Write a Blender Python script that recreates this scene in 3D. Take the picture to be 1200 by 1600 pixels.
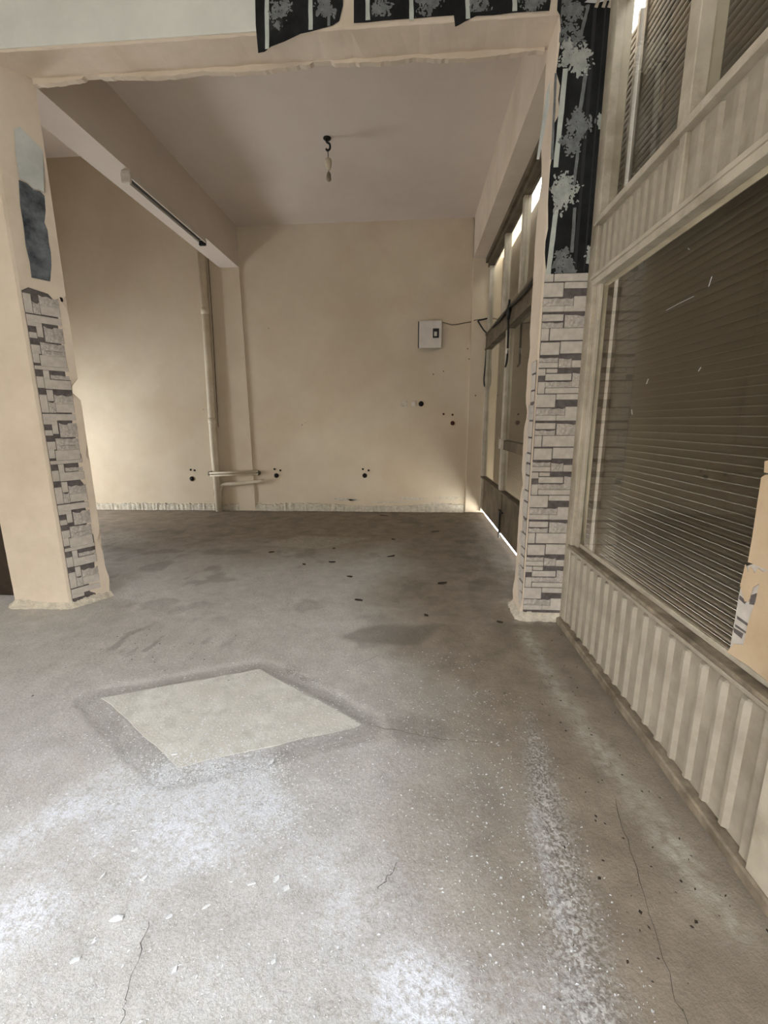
import bpy, bmesh, math, random
import numpy as np
from mathutils import Vector, Matrix
random.seed(7); rng = np.random.default_rng(7)
for o in list(bpy.data.objects): bpy.data.objects.remove(o)
SC = bpy.context.scene
COL = SC.collection

# ------------------------------------------------------------------ camera
F_PX, H = 669.6, 1.25
PITCH, ROLL, YAW = math.radians(11.782), math.radians(-0.335), math.radians(-3.880)
fw = Vector((math.sin(YAW)*math.cos(PITCH), math.cos(YAW)*math.cos(PITCH), -math.sin(PITCH)))
r0 = Vector((math.cos(YAW), -math.sin(YAW), 0)); u0 = r0.cross(fw)
rt = math.cos(ROLL)*r0 + math.sin(ROLL)*u0; up = rt.cross(fw)
cd = bpy.data.cameras.new('camera'); co = bpy.data.objects.new('camera', cd); COL.objects.link(co)
cd.sensor_fit = 'HORIZONTAL'; cd.sensor_width = 36; cd.lens = F_PX/1200*36; cd.clip_start = .02
co.matrix_world = Matrix(((rt.x, up.x, -fw.x, 0), (rt.y, up.y, -fw.y, 0), (rt.z, up.z, -fw.z, H), (0, 0, 0, 1)))
SC.camera = co
CAM = Vector((0, 0, H))
def ray(px, py): return rt*((px-600)/F_PX) + up*(-(py-800)/F_PX) + fw
def at_z(px, py, z=0.0): d = ray(px, py); return CAM + d*((z-H)/d.z)
def at_x(px, py, x): d = ray(px, py); return CAM + d*(x/d.x)
def at_y(px, py, y): d = ray(px, py); return CAM + d*(y/d.y)

# ------------------------------------------------------------------ world, daylight, exposure
W = bpy.data.worlds.new('overcast_sky'); SC.world = W; W.use_nodes = True
bg = W.node_tree.nodes['Background']; bg.inputs[0].default_value = (.87, .925, 1.0, 1); bg.inputs[1].default_value = 22.0
def area(name, loc, size, energy, color, direction, portal=False):
    L = bpy.data.lights.new(name, 'AREA'); L.shape = 'RECTANGLE'; L.size, L.size_y = size; L.energy = energy; L.color = color
    o = bpy.data.objects.new(name, L); COL.objects.link(o); o.location = loc
    o.rotation_euler = Vector(direction).to_track_quat('-Z', 'Y').to_euler()
    if portal: L.cycles.is_portal = True
    return o
# the open shop front behind the camera and an added side opening of the back room let the sky in
area('shop_front_daylight', (-1.55, -1.66, 1.55), (3.7, 3.1), 1, (1, 1, 1), (0, 1, 0), True)
area('side_hatch_daylight', (-5.6, 4.9, .75), (1.3, 1.3), 1, (1, 1, 1), (1, 0, 0), True)
# added strip lamps standing in for daylight below the closed roller shutters
for nm, yc, ln, en in (('under_shutter_daylight', 1.3, 2.6, 60), ('under_back_shutter_daylight', 4.45, 3.0, 30)):
    o = area(nm, (1.03, yc, .004), (.06, ln), en, (1, .95, .86), (0, 0, 1)); o.rotation_euler = (math.pi, -.2, 0)
vs = SC.view_settings; vs.view_transform = 'Standard'; vs.look = 'None'; vs.gamma = 1; vs.use_curve_mapping = False
vs.exposure = 0.0

# ------------------------------------------------------------------ material helpers
def lin(c):
    f = lambda v: (v/255/12.92) if v/255 <= .04045 else ((v/255+.055)/1.055)**2.4
    return (f(c[0]), f(c[1]), f(c[2]), 1)
def new_mat(name):
    m = bpy.data.materials.new(name); m.use_nodes = True
    return m, m.node_tree.nodes, m.node_tree.links, m.node_tree.nodes['Principled BSDF']
def grain_mat(name, c1, c2, scale=6, detail=6, rough=.85, bump=.15, bscale=60, stain=None, stain_scale=1.2, stain_amt=.5, metal=0, dist=.004, spec=.3):
    m, N, L, b = new_mat(name)
    tc = N.new('ShaderNodeTexCoord')
    n1 = N.new('ShaderNodeTexNoise'); n1.inputs['Scale'].default_value = scale; n1.inputs['Detail'].default_value = detail; n1.inputs['Roughness'].default_value = .65
    L.new(tc.outputs['Object'], n1.inputs['Vector'])
    cr = N.new('ShaderNodeValToRGB'); cr.color_ramp.elements[0].position = .35; cr.color_ramp.elements[1].position = .68
    cr.color_ramp.elements[0].color = c1; cr.color_ramp.elements[1].color = c2
    L.new(n1.outputs['Fac'], cr.inputs['Fac'])
    out = cr.outputs['Color']
    if stain:
        n2 = N.new('ShaderNodeTexNoise'); n2.inputs['Scale'].default_value = stain_scale; n2.inputs['Detail'].default_value = 8; n2.inputs['Roughness'].default_value = .7
        L.new(tc.outputs['Object'], n2.inputs['Vector'])
        r2 = N.new('ShaderNodeValToRGB'); r2.color_ramp.elements[0].position = .48; r2.color_ramp.elements[1].position = .78
        r2.color_ramp.elements[0].color = (0, 0, 0, 1); r2.color_ramp.elements[1].color = (stain_amt,)*3+(1,)
        L.new(n2.outputs['Fac'], r2.inputs['Fac'])
        mx = N.new('ShaderNodeMixRGB'); mx.inputs['Color2'].default_value = stain
        L.new(r2.outputs['Color'], mx.inputs['Fac']); L.new(out, mx.inputs['Color1']); out = mx.outputs['Color']
    L.new(out, b.inputs['Base Color'])
    b.inputs['Roughness'].default_value = rough; b.inputs['Metallic'].default_value = metal; b.inputs['Specular IOR Level'].default_value = spec
    if bump:
        n3 = N.new('ShaderNodeTexNoise'); n3.inputs['Scale'].default_value = bscale; n3.inputs['Detail'].default_value = 5
        L.new(tc.outputs['Object'], n3.inputs['Vector'])
        bp = N.new('ShaderNodeBump'); bp.inputs['Strength'].default_value = bump; bp.inputs['Distance'].default_value = dist
        L.new(n3.outputs['Fac'], bp.inputs['Height']); L.new(bp.outputs['Normal'], b.inputs['Normal'])
    return m
def flat_mat(name, c, rough=.6, metal=0, spec=.3):
    return grain_mat(name, tuple(v*.86 for v in c[:3])+(1,), c, scale=25, rough=rough, bump=0, metal=metal, spec=spec)

M = {}
M['cream'] = grain_mat('cream_plaster', (.60, .50, .382, 1), (.68, .575, .448, 1), 3, 6, .9, .22, 38, (.46, .36, .24, 1), 1.6, .55)
M['cream_back'] = grain_mat('back_wall_plaster', (.53, .44, .315, 1), (.62, .525, .385, 1), 1.1, 5, .9, .2, 34, (.50, .36, .24, 1), .8, .6)
M['white_wall'] = grain_mat('pale_plaster', (.60, .59, .52, 1), (.70, .685, .60, 1), 2.2, 6, .92, .25, 45, (.50, .52, .50, 1), 2.0, .6)
M['ceiling'] = grain_mat('ceiling_paint', (.60, .515, .435, 1), (.66, .57, .485, 1), 1.0, 5, .93, .18, 50, (.50, .42, .34, 1), .9, .4)
M['mortar'] = grain_mat('rough_mortar', (.42, .37, .29, 1), (.64, .57, .44, 1), 22, 8, .95, .8, 40, dist=.01)
M['stone'] = grain_mat('pale_stone', (.44, .392, .335, 1), (.58, .522, .45, 1), 18, 8, .9, .35, 120, (.38, .335, .31, 1), 6, .5, dist=.002)
M['stone_rough'] = grain_mat('split_stone', (.36, .318, .275, 1), (.58, .525, .458, 1), 55, 8, .95, 1.0, 90, (.30, .26, .23, 1), 12, .6, dist=.006)
M['stone_dark'] = grain_mat('stone_joint_dark', (.085, .072, .066, 1), (.15, .128, .118, 1), 30, 6, .95, .4, 80)
M['paint_metal'] = grain_mat('grimy_cream_metal_paint', (.28, .238, .178, 1), (.40, .347, .262, 1), 5, 8, .55, .12, 90, (.16, .122, .08, 1), 3.2, .8, dist=.002, spec=.4)
M['frame'] = grain_mat('cream_frame_paint', (.38, .33, .245, 1), (.52, .455, .35, 1), 7, 8, .5, .12, 60, (.20, .15, .10, 1), 4.5, .75, dist=.002, spec=.4)
M['sill'] = grain_mat('dirty_sill', (.12, .09, .06, 1), (.32, .26, .18, 1), 9, 8, .7, .2, 70, (.06, .045, .03, 1), 5, .8)
M['dark_frame'] = grain_mat('grimy_dark_frame', (.075, .056, .034, 1), (.175, .135, .085, 1), 5, 8, .6, .15, 60, (.05, .035, .02, 1), 3, .7)
M['shutter'] = grain_mat('brown_shutter_paint', (.052, .039, .024, 1), (.076, .058, .037, 1), 4, 6, .42, .05, 60, spec=.5)
M['black'] = flat_mat('black_plastic', (.012, .011, .010, 1), .5)
M['hole'] = flat_mat('dark_hole', (.010, .007, .005, 1), .9)
M['rust'] = flat_mat('rusty_metal', (.07, .022, .012, 1), .85)
M['white_plastic'] = grain_mat('off_white_plastic', (.56, .50, .43, 1), (.64, .58, .50, 1), 9, 5, .5, 0, stain=(.4, .33, .25, 1), stain_amt=.4)
M['pipe'] = grain_mat('painted_pipe', (.52, .44, .31, 1), (.62, .535, .39, 1), 6, 6, .6, .08, 60, (.36, .28, .18, 1), 4, .5)
M['paper_black'] = grain_mat('black_wallpaper', (.008, .008, .008, 1), (.020, .020, .020, 1), 7, 7, .75, .08, 80, spec=.15)
M['paper_char'] = flat_mat('charcoal_print', (.030, .030, .030, 1), .75, spec=.15)
M['paper_grey'] = grain_mat('grey_print', (.115, .118, .118, 1), (.20, .205, .20, 1), 30, 6, .7, 0)
M['paper_light'] = grain_mat('pale_print', (.30, .31, .28, 1), (.44, .445, .40, 1), 30, 6, .7, 0)
M['paper_trunk'] = grain_mat('pale_trunk_print', (.42, .44, .39, 1), (.54, .56, .50, 1), 12, 6, .7, 0)
M['paper_back'] = grain_mat('torn_paper_backing', (.44, .45, .42, 1), (.58, .58, .53, 1), 6, 7, .9, .3, 40, (.34, .34, .32, 1), 5, .6)
M['slate_paper'] = grain_mat('scraped_slate_paper', (.028, .032, .036, 1), (.19, .205, .215, 1), 9, 9, .75, .25, 60)
M['tan_paper'] = grain_mat('tan_packing_paper', (.47, .34, .205, 1), (.56, .42, .27, 1), 5, 6, .85, .15, 50)
M['door_brown'] = grain_mat('dark_brown_wood', (.022, .014, .008, 1), (.05, .032, .018, 1), 4, 6, .7, .15, 40)
M['chip'] = flat_mat('white_plaster_chip', (.74, .74, .74, 1), .8)
M['grit'] = flat_mat('pale_grit', (.62, .61, .59, 1), .85)
M['debris'] = grain_mat('dark_leaf_litter', (.020, .014, .009, 1), (.05, .036, .022, 1), 20, 4, .9, 0)
M['patch'] = grain_mat('pale_slab', (.47, .45, .395, 1), (.68, .66, .60, 1), 14, 10, .85, .6, 90, (.36, .30, .22, 1), 7.0, .6, dist=.004)
M['street'] = grain_mat('street_asphalt', (.10, .10, .10, 1), (.16, .155, .15, 1), 4, 6, .9, .2, 40)
M['facade'] = grain_mat('street_facade', (.22, .20, .17, 1), (.28, .25, .22, 1), 1, 5, .9, .1, 20)
M['crack'] = flat_mat('dark_crack', (.06, .05, .04, 1), .95)

def glass_mat(name, dust=.05, col=(.55, .5, .42, 1)):
    m, N, L, b = new_mat(name); N.remove(b)
    out = [n for n in N if n.type == 'OUTPUT_MATERIAL'][0]
    t = N.new('ShaderNodeBsdfTransparent'); t.inputs[0].default_value = (.86, .84, .79, 1)
    g = N.new('ShaderNodeBsdfGlossy'); g.inputs['Roughness'].default_value = .015; g.inputs['Color'].default_value = (.9, .88, .84, 1)
    fr = N.new('ShaderNodeFresnel')     # thin pane: the same reflectance from both sides of each face
    ge = N.new('ShaderNodeNewGeometry'); io = N.new('ShaderNodeMapRange'); io.inputs[3].default_value = 1.42; io.inputs[4].default_value = 1/1.42
    L.new(ge.outputs['Backfacing'], io.inputs[0]); L.new(io.outputs[0], fr.inputs[0])
    mx = N.new('ShaderNodeMixShader'); L.new(fr.outputs[0], mx.inputs[0]); L.new(t.outputs[0], mx.inputs[1]); L.new(g.outputs[0], mx.inputs[2])
    d = N.new('ShaderNodeBsdfDiffuse'); d.inputs[0].default_value = col
    tl = N.new('ShaderNodeBsdfTranslucent'); tl.inputs[0].default_value = col
    ad = N.new('ShaderNodeMixShader'); ad.inputs[0].default_value = .5; L.new(d.outputs[0], ad.inputs[1]); L.new(tl.outputs[0], ad.inputs[2])
    tc = N.new('ShaderNodeTexCoord'); nz = N.new('ShaderNodeTexNoise'); nz.inputs['Scale'].default_value = 3; nz.inputs['Detail'].default_value = 8
    L.new(tc.outputs['Object'], nz.inputs['Vector'])
    mr = N.new('ShaderNodeMapRange'); mr.inputs[1].default_value = .3; mr.inputs[2].default_value = .75; mr.inputs[3].default_value = dust*.5; mr.inputs[4].default_value = dust*1.5
    L.new(nz.outputs['Fac'], mr.inputs[0])
    m2 = N.new('ShaderNodeMixShader'); L.new(mr.outputs[0], m2.inputs[0]); L.new(mx.outputs[0], m2.inputs[1]); L.new(ad.outputs[0], m2.inputs[2])
    L.new(m2.outputs[0], out.inputs['Surface'])
    return m
M['glass'] = glass_mat('dusty_glass', .02)
M['glass_back'] = glass_mat('very_dusty_glass', .05)

# ------------------------------------------------------------------ mesh helpers
def link(name, me, mat=None, parent=None):
    o = bpy.data.objects.new(name, me); COL.objects.link(o)
    if mat is not None and me is not None and not me.materials: me.materials.append(M[mat])
    if parent is not None: o.parent = parent
    return o
def from_bm(name, bm, mat=None, parent=None, smooth=False):
    bmesh.ops.recalc_face_normals(bm, faces=bm.faces)
    me = bpy.data.meshes.new(name); bm.to_mesh(me); bm.free()
    if smooth:
        for p in me.polygons: p.use_smooth = True
    return link(name, me, mat, parent)
def bbox(bm, lo, hi, bev=0):
    v = [bm.verts.new((x, y, z)) for x in (lo[0], hi[0]) for y in (lo[1], hi[1]) for z in (lo[2], hi[2])]
    fs = [bm.faces.new([v[i] for i in f]) for f in ((0, 1, 3, 2), (4, 6, 7, 5), (0, 4, 5, 1), (2, 3, 7, 6), (0, 2, 6, 4), (1, 5, 7, 3))]
    if bev:
        es = list({e for f in fs for e in f.edges}); bmesh.ops.recalc_face_normals(bm, faces=fs)
        bmesh.ops.bevel(bm, geom=es, offset=bev, segments=1, affect='EDGES')
def box(name, lo, hi, mat, parent=None, bev=0):
    bm = bmesh.new(); bbox(bm, lo, hi, bev); return from_bm(name, bm, mat, parent)
def tube_bm(bm, pts, r, seg=10):
    pts = [Vector(p) for p in pts]; rings = []
    for i, p in enumerate(pts):
        t = (pts[min(i+1, len(pts)-1)]-pts[max(i-1, 0)]).normalized()
        a = t.orthogonal().normalized() if i == 0 else (a - t*a.dot(t)).normalized()
        b = t.cross(a); rr = r[i] if isinstance(r, (list, tuple)) else r
        rings.append([bm.verts.new(p + (a*math.cos(k*2*math.pi/seg)+b*math.sin(k*2*math.pi/seg))*rr) for k in range(seg)])
    for A, B in zip(rings, rings[1:]):
        for k in range(seg): bm.faces.new((A[k], A[(k+1) % seg], B[(k+1) % seg], B[k]))
    bm.faces.new(rings[0][::-1]); bm.faces.new(rings[-1])
def tube(name, pts, r, mat, parent=None, seg=10):
    bm = bmesh.new(); tube_bm(bm, pts, r, seg); return from_bm(name, bm, mat, parent, True)
def smooth_path(pts, n=6):
    P = [Vector(p) for p in pts]; P = [P[0]]+P+[P[-1]]; out = []
    for i in range(1, len(P)-2):
        for k in range(n):
            t = k/n; a, b, c, d = P[i-1], P[i], P[i+1], P[i+2]
            out.append(.5*((2*b)+(c-a)*t+(2*a-5*b+4*c-d)*t*t+(3*b-a-3*c+d)*t**3))
    out.append(P[-2]); return out
def tag(o, label=None, cat=None, group=None, kind=None):
    if label: o['label'] = label
    if cat: o['category'] = cat
    if group: o['group'] = group
    if kind: o['kind'] = kind
    return o
def empty(name, loc=(0, 0, 0)):
    o = bpy.data.objects.new(name, None); COL.objects.link(o); o.location = loc; o.empty_display_size = .05; return o
def sheet(name, pts, fn, off, mat, parent, th=.0008, curl=None, sub=0):
    """thin sheet (paper, print) from a 2-D outline; fn(u, v, w) maps to the world, w is the height above the wall"""
    bm = bmesh.new()
    f = bm.faces.new([bm.verts.new((p[0], p[1], 0)) for p in pts])
    f.normal_update(); bmesh.ops.triangulate(bm, faces=[f], ngon_method='EAR_CLIP')
    if sub: bmesh.ops.subdivide_edges(bm, edges=bm.edges[:], cuts=sub, use_grid_fill=True)
    g = bmesh.ops.extrude_face_region(bm, geom=bm.faces[:])
    ups = {v for v in g['geom'] if isinstance(v, bmesh.types.BMVert)}
    for v in bm.verts:
        w = off + (th if v in ups else 0) + (curl(v.co.x, v.co.y) if curl else 0)
        v.co = Vector(fn(v.co.x, v.co.y, w))
    return from_bm(name, bm, mat, parent)

# planes
YF, YB, YW = 2.66, 2.885, 6.05         # front of the dividing wall, its back, far wall
XR = .955                              # shop front plane
A2, B2 = Vector((-2.388, YF, 0)), Vector((-2.262, YB, 0)); D2 = (B2-A2).normalized(); N2 = Vector((D2.y, -D2.x, 0)); LREV = (B2-A2).length
front = lambda u, v, w: (u, YF-w, v)
reveal = lambda u, v, w: tuple(A2 + D2*u + Vector((0, 0, v)) + N2*w)
glassf = lambda u, v, w: (.985-w, u, v)
def uv_front(px, py): p = at_y(px, py, YF); return (p.x, p.z)
def uv_rev(px, py):
    d = ray(px, py); p = CAM + d*((A2-CAM).dot(N2)/d.dot(N2)); return ((p-A2).dot(D2), p.z)
def uv_glass(px, py): p = at_x(px, py, .985); return (p.y, p.z)

# ------------------------------------------------------------------ numpy noise for floor relief and dirt
def vnoise(x, y, s, seed):
    r = np.random.default_rng(seed); T = r.random((256, 256))
    X, Y = x*s, y*s; xi, yi = np.floor(X).astype(int), np.floor(Y).astype(int); fx, fy = X-xi, Y-yi
    fx, fy = fx*fx*(3-2*fx), fy*fy*(3-2*fy)
    g = lambda a, b: T[a % 256, b % 256]
    return (g(xi, yi)*(1-fx)+g(xi+1, yi)*fx)*(1-fy)+(g(xi, yi+1)*(1-fx)+g(xi+1, yi+1)*fx)*fy
def fbm(x, y, s, seed, o=4): return sum(vnoise(x, y, s*2**i, seed+i)/2**i for i in range(o))/(2-2**(1-o))
def segd(x, y, pts):
    """distance from points to a polyline"""
    d = np.full(x.shape, 1e9)
    for (ax, ay), (bx, by) in zip(pts, pts[1:]):
        t = np.clip(((x-ax)*(bx-ax)+(y-ay)*(by-ay))/((bx-ax)**2+(by-ay)**2+1e-9), 0, 1)
        d = np.minimum(d, np.hypot(x-ax-t*(bx-ax), y-ay-t*(by-ay)))
    return d
def inside(x, y, poly):
    c = np.zeros(x.shape, bool); n = len(poly)
    for i in range(n):
        (ax, ay), (bx, by) = poly[i], poly[(i+1) % n]
        if ay == by: continue
        c ^= ((ay > y) != (by > y)) & (x < (bx-ax)*(y-ay)/(by-ay)+ax)
    return c
def sdf(x, y, poly):
    d = segd(x, y, poly+[poly[0]]); return np.where(inside(x, y, poly), -d, d)
sm = lambda e0, e1, v: (lambda t: t*t*(3-2*t))(np.clip((v-e0)/(e1-e0), 0, 1))
FP = lambda *pp: [tuple(at_z(px, py)[:2]) for px, py in pp]

# ================================================================== FLOOR
X0, X1, Y0, Y1 = -5.6, 1.0, -1.8, 6.1
def fine_axis(a, b, lo, hi, fine, coarse):
    out = [a]
    while out[-1] < b: out.append(out[-1] + (fine if lo <= out[-1] < hi else coarse))
    return np.array(out)
gx = fine_axis(X0, X1, -2.8, 1.0, .014, .05); gy = fine_axis(Y0, Y1, .3, 3.0, .014, .04)
GX, GY = np.meshgrid(gx, gy, indexing='ij')
PATCH = FP((160, 1087), (405, 1044), (570, 1130), (278, 1195))
wob = lambda s, sd, a: (fbm(GX, GY, s, sd)-.5)*a
sdp = sdf(GX, GY, PATCH) + wob(9, 90, .05)
dust = np.zeros(GX.shape)
d1 = sdf(GX, GY, FP((235, 1205), (330, 1192), (420, 1200), (440, 1270), (330, 1330), (150, 1310), (130, 1260)))
dust += .62*sm(.14, -.10, d1 + wob(7, 1, .28))
d2 = sdf(GX, GY, FP((640, 1500), (690, 1530), (730, 1640), (590, 1640), (610, 1540)))
dust += .75*sm(.06, -.05, d2 + wob(8, 5, .12))
dust += .50*np.exp(-(segd(GX, GY, FP((-40, 1350), (60, 1290), (190, 1195)))/.07)**2)*(.4+fbm(GX, GY, 6, 9))
dust += .55*np.exp(-(segd(GX, GY, FP((-30, 1470), (30, 1430)))/.10)**2)
dust += .28*np.exp(-(segd(GX, GY, FP((480, 1330), (560, 1420), (600, 1500)))/.10)**2)
dust += .30*np.exp(-(segd(GX, GY, FP((700, 1600), (860, 1590)))/.12)**2)
dust += .28*sm(2.5, .6, GY)*sm(.5, -.3, GX)*(.5+fbm(GX, GY, 2.2, 14))
dust *= .55+.9*fbm(GX, GY, 11, 20)
ag = segd(GX, GY, FP((822, 1095), (838, 1180), (858, 1280), (890, 1420), (930, 1620)))
agg = np.exp(-(ag/(.022+.05*sm(2.0, .8, GY)))**2)*sm(1.85, 1.3, GY)
agg = np.maximum(agg, np.exp(-(np.abs(sdp-.085)/.026)**2)*sm(.45, .6, fbm(GX, GY, 2.0, 33)+.12*(GX+.8)))
dust += .22*np.exp(-(segd(GX, GY, FP((835, 1265), (850, 1340), (880, 1440)))/.02)**2)
pale = .85*np.exp(-(segd(GX, GY, FP((820, 985), (870, 1075), (960, 1200), (1060, 1330), (1140, 1440)))/(.045+.02*fbm(GX, GY, 5, 40)))**2)*(.3+1.0*fbm(GX, GY, 9, 41))
pale += .55*np.exp(-(segd(GX, GY, FP((375, 945), (520, 946), (640, 950)))/.018)**2)*(.2+1.1*fbm(GX, GY, 9, 42))
pale += .5*np.exp(-(segd(GX, GY, FP((180, 898), (262, 902)))/.03)**2)
pale += .35*np.exp(-(segd(GX, GY, FP((745, 815), (765, 850), (790, 890)))/.06)**2)
pale += .45*sm(.03, -.03, sdf(GX, GY, FP((405, 850), (470, 836), (580, 840), (500, 856))))
pale += .35*sm(.06, -.04, sdf(GX, GY, FP((140, 838), (200, 830), (245, 845), (150, 852))))
pale += .6*np.exp(-(np.minimum(segd(GX, GY, [(-2.85, 2.62), (-2.36, 2.60), (-2.2, 2.9)]), segd(GX, GY, [(.68, 2.92), (.70, 2.62), (.95, 2.60)]))/.045)**2)
dark = .55*sm(.04, -.03, sdf(GX, GY, FP((528, 992), (600, 972), (690, 975), (655, 1002), (560, 1008)))+wob(7, 51, .1))
dark += .40*sm(.04, -.03, sdf(GX, GY, FP((606, 1122), (650, 1115), (692, 1128), (690, 1160), (640, 1165), (612, 1150)))+wob(9, 53, .06))
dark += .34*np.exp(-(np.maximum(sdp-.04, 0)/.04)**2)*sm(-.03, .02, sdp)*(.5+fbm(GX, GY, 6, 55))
dark += .35*sm(.62, .72, fbm(GX, GY, 4, 57))*(.2+sm(2.2, 3.2, GY))
dark += .5*sm(.66, .72, fbm(GX, GY*.6, 14, 58, 3))*np.exp(-((GX+1.55)/.5)**2-((GY-2.25)/.22)**2)
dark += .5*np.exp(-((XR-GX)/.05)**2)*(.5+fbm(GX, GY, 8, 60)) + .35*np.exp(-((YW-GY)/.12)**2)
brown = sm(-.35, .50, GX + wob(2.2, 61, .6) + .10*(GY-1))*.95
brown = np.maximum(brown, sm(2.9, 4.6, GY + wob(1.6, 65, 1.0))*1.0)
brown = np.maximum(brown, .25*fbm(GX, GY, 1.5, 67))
zz = (fbm(GX, GY, 2.5, 70)-.5)*.012 + (fbm(GX, GY, 14, 75)-.5)*.004 + agg*(rng.random(GX.shape)-.5)*.012 - .006*sm(0, .03, sdp)*sm(.11, .08, sdp)
zz -= zz.max()
ZP = float(zz[np.abs(sdp) < .03].mean()); fl_ = sm(.015, -.02, sdp); zz = zz*(1-fl_) + (ZP-.003)*fl_
nx, ny = GX.shape
idx = np.arange(nx*ny).reshape(nx, ny)
faces = np.stack([idx[:-1, :-1], idx[1:, :-1], idx[1:, 1:], idx[:-1, 1:]], -1).reshape(-1, 4)
me = bpy.data.meshes.new('floor')
me.from_pydata(np.stack([GX, GY, zz], -1).reshape(-1, 3).tolist(), [], faces.tolist())
for nm, a in (('dust', dust), ('agg', agg), ('pale', pale), ('dark', dark), ('brown', brown)):
    me.attributes.new(nm, 'FLOAT', 'POINT').data.foreach_set('value', np.clip(a, 0, 1).astype(np.float32).ravel())
me.polygons.foreach_set('use_smooth', np.ones(len(me.polygons), bool))
m, N, L, b = new_mat('worn_concrete'); M['floor'] = m
tc = N.new('ShaderNodeTexCoord')
def noise(scale, detail=6, rough=.6):
    n = N.new('ShaderNodeTexNoise'); n.inputs['Scale'].default_value = scale; n.inputs['Detail'].default_value = detail; n.inputs['Roughness'].default_value = rough
    L.new(tc.outputs['Object'], n.inputs['Vector']); return n.outputs['Fac']
def ramp(inp, p0, p1, c0=(0, 0, 0, 1), c1=(1, 1, 1, 1)):
    r = N.new('ShaderNodeValToRGB'); r.color_ramp.elements[0].position = p0; r.color_ramp.elements[1].position = p1
    r.color_ramp.elements[0].color = c0; r.color_ramp.elements[1].color = c1; L.new(inp, r.inputs['Fac']); return r.outputs['Color']
def mix(fac, c1, c2):
    x = N.new('ShaderNodeMixRGB')
    for s, v in ((x.inputs['Fac'], fac), (x.inputs['Color1'], c1), (x.inputs['Color2'], c2)):
        if isinstance(v, (tuple, float, int)): s.default_value = v
        else: L.new(v, s)
    return x.outputs['Color']
def math2(op, a, b2):
    x = N.new('ShaderNodeMath'); x.operation = op; x.use_clamp = True
    for s, v in ((x.inputs[0], a), (x.inputs[1], b2)):
        if isinstance(v, (float, int)): s.default_value = v
        else: L.new(v, s)
    return x.outputs[0]
def attr(nm):
    x = N.new('ShaderNodeAttribute'); x.attribute_name = nm; return x.outputs['Fac']
base = ramp(noise(9, 9, .7), .3, .72, (.42, .395, .355, 1), (.59, .562, .518, 1))
base = mix(math2('MULTIPLY', attr('brown'), 1.0), base, ramp(noise(6, 9, .7), .32, .7, (.150, .113, .076, 1), (.285, .228, .165, 1)))
base = mix(math2('MULTIPLY', ramp(noise(170, 4, .7), .45, .60), .34), base, (.17, .15, .125, 1))
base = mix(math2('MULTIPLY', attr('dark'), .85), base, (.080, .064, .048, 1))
base = mix(math2('MULTIPLY', attr('pale'), ramp(noise(26, 6), .3, .6)), base, (.42, .385, .315, 1))
speck = ramp(noise(150, 3, .5), .58, .66)
base = mix(math2('MULTIPLY', attr('agg'), .8), base, ramp(noise(110, 2, .5), .42, .6, (.17, .145, .12, 1), (.46, .44, .41, 1)))
dfac = math2('MULTIPLY', attr('dust'), ramp(noise(60, 8, .8), .36, .56))
base = mix(dfac, base, (.70, .71, .75, 1))
base = mix(math2('MULTIPLY', math2('MULTIPLY', speck, .55), math2('ADD', attr('dust'), .06)), base, (.8, .8, .82, 1))
L.new(base, b.inputs['Base Color'])
b.inputs['Roughness'].default_value = .72; b.inputs['Specular IOR Level'].default_value = .3
bp = N.new('ShaderNodeBump'); bp.inputs['Strength'].default_value = .7; bp.inputs['Distance'].default_value = .006
L.new(math2('ADD', noise(70, 7, .7), math2('MULTIPLY', noise(130, 2), attr('agg'))), bp.inputs['Height']); L.new(bp.outputs['Normal'], b.inputs['Normal'])
floor = link('floor', me, 'floor'); tag(floor, kind='structure')
# pale slab let into the floor
pt = [Vector((x, y, 0)) for x, y in PATCH]; cen = sum(pt, Vector())/4
bm = bmesh.new(); rim = []
for i in range(4):
    for k in range(8):
        p = pt[i].lerp(pt[(i+1) % 4], k/8) + Vector((random.uniform(-.008, .008), random.uniform(-.008, .008), 0)); rim.append(p)
top = [bm.verts.new((p.x, p.y, ZP+.0012)) for p in rim]; bot = [bm.verts.new((p.x, p.y, -.03)) for p in rim]
bm.faces.new(top)
for i in range(len(rim)): j = (i+1) % len(rim); bm.faces.new((top[i], bot[i], bot[j], top[j]))
sl = from_bm('slab', bm, 'patch', floor); sl['label'] = 'pale diamond shaped slab let into the grey floor'
# cracks
for pts in ([(232, 1440), (215, 1500), (200, 1560), (188, 1600)], [(572, 1132), (640, 1146), (700, 1155), (765, 1160)], [(556, 1040), (575, 1032), (590, 1024)],
            [(960, 1250), (985, 1330), (1020, 1450), (1060, 1570), (1075, 1600)], [(620, 1350), (605, 1375), (590, 1390)]):
    P = []
    for (a, b2) in zip(pts, pts[1:]):
        for k in range(5):
            t = k/5; q = at_z(a[0]+(b2[0]-a[0])*t, a[1]+(b2[1]-a[1])*t); P.append(q + Vector((random.uniform(-.006, .006), random.uniform(-.006, .006), 0)))
    P.append(at_z(*pts[-1])); bm = bmesh.new(); prev = None
    for i, q in enumerate(P):
        t = (P[min(i+1, len(P)-1)]-P[max(i-1, 0)]).normalized(); nrm = Vector((-t.y, t.x, 0)); w = random.uniform(.0004, .0011)
        cur = (bm.verts.new(q+nrm*w+Vector((0, 0, .0008))), bm.verts.new(q-nrm*w+Vector((0, 0, .0008))))
        if prev: bm.faces.new((prev[0], prev[1], cur[1], cur[0]))
        prev = cur
    from_bm('crack', bm, 'crack', floor)

# ================================================================== SHELL
def struct(name, lo, hi, mat, bev=0):
    return tag(box(name, lo, hi, mat, None, bev), kind='structure')
CZ = 3.75
struct('wall_back', (-5.6, YW, -.05), (1.4, YW+.2, 4.8), 'cream_back')
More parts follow.
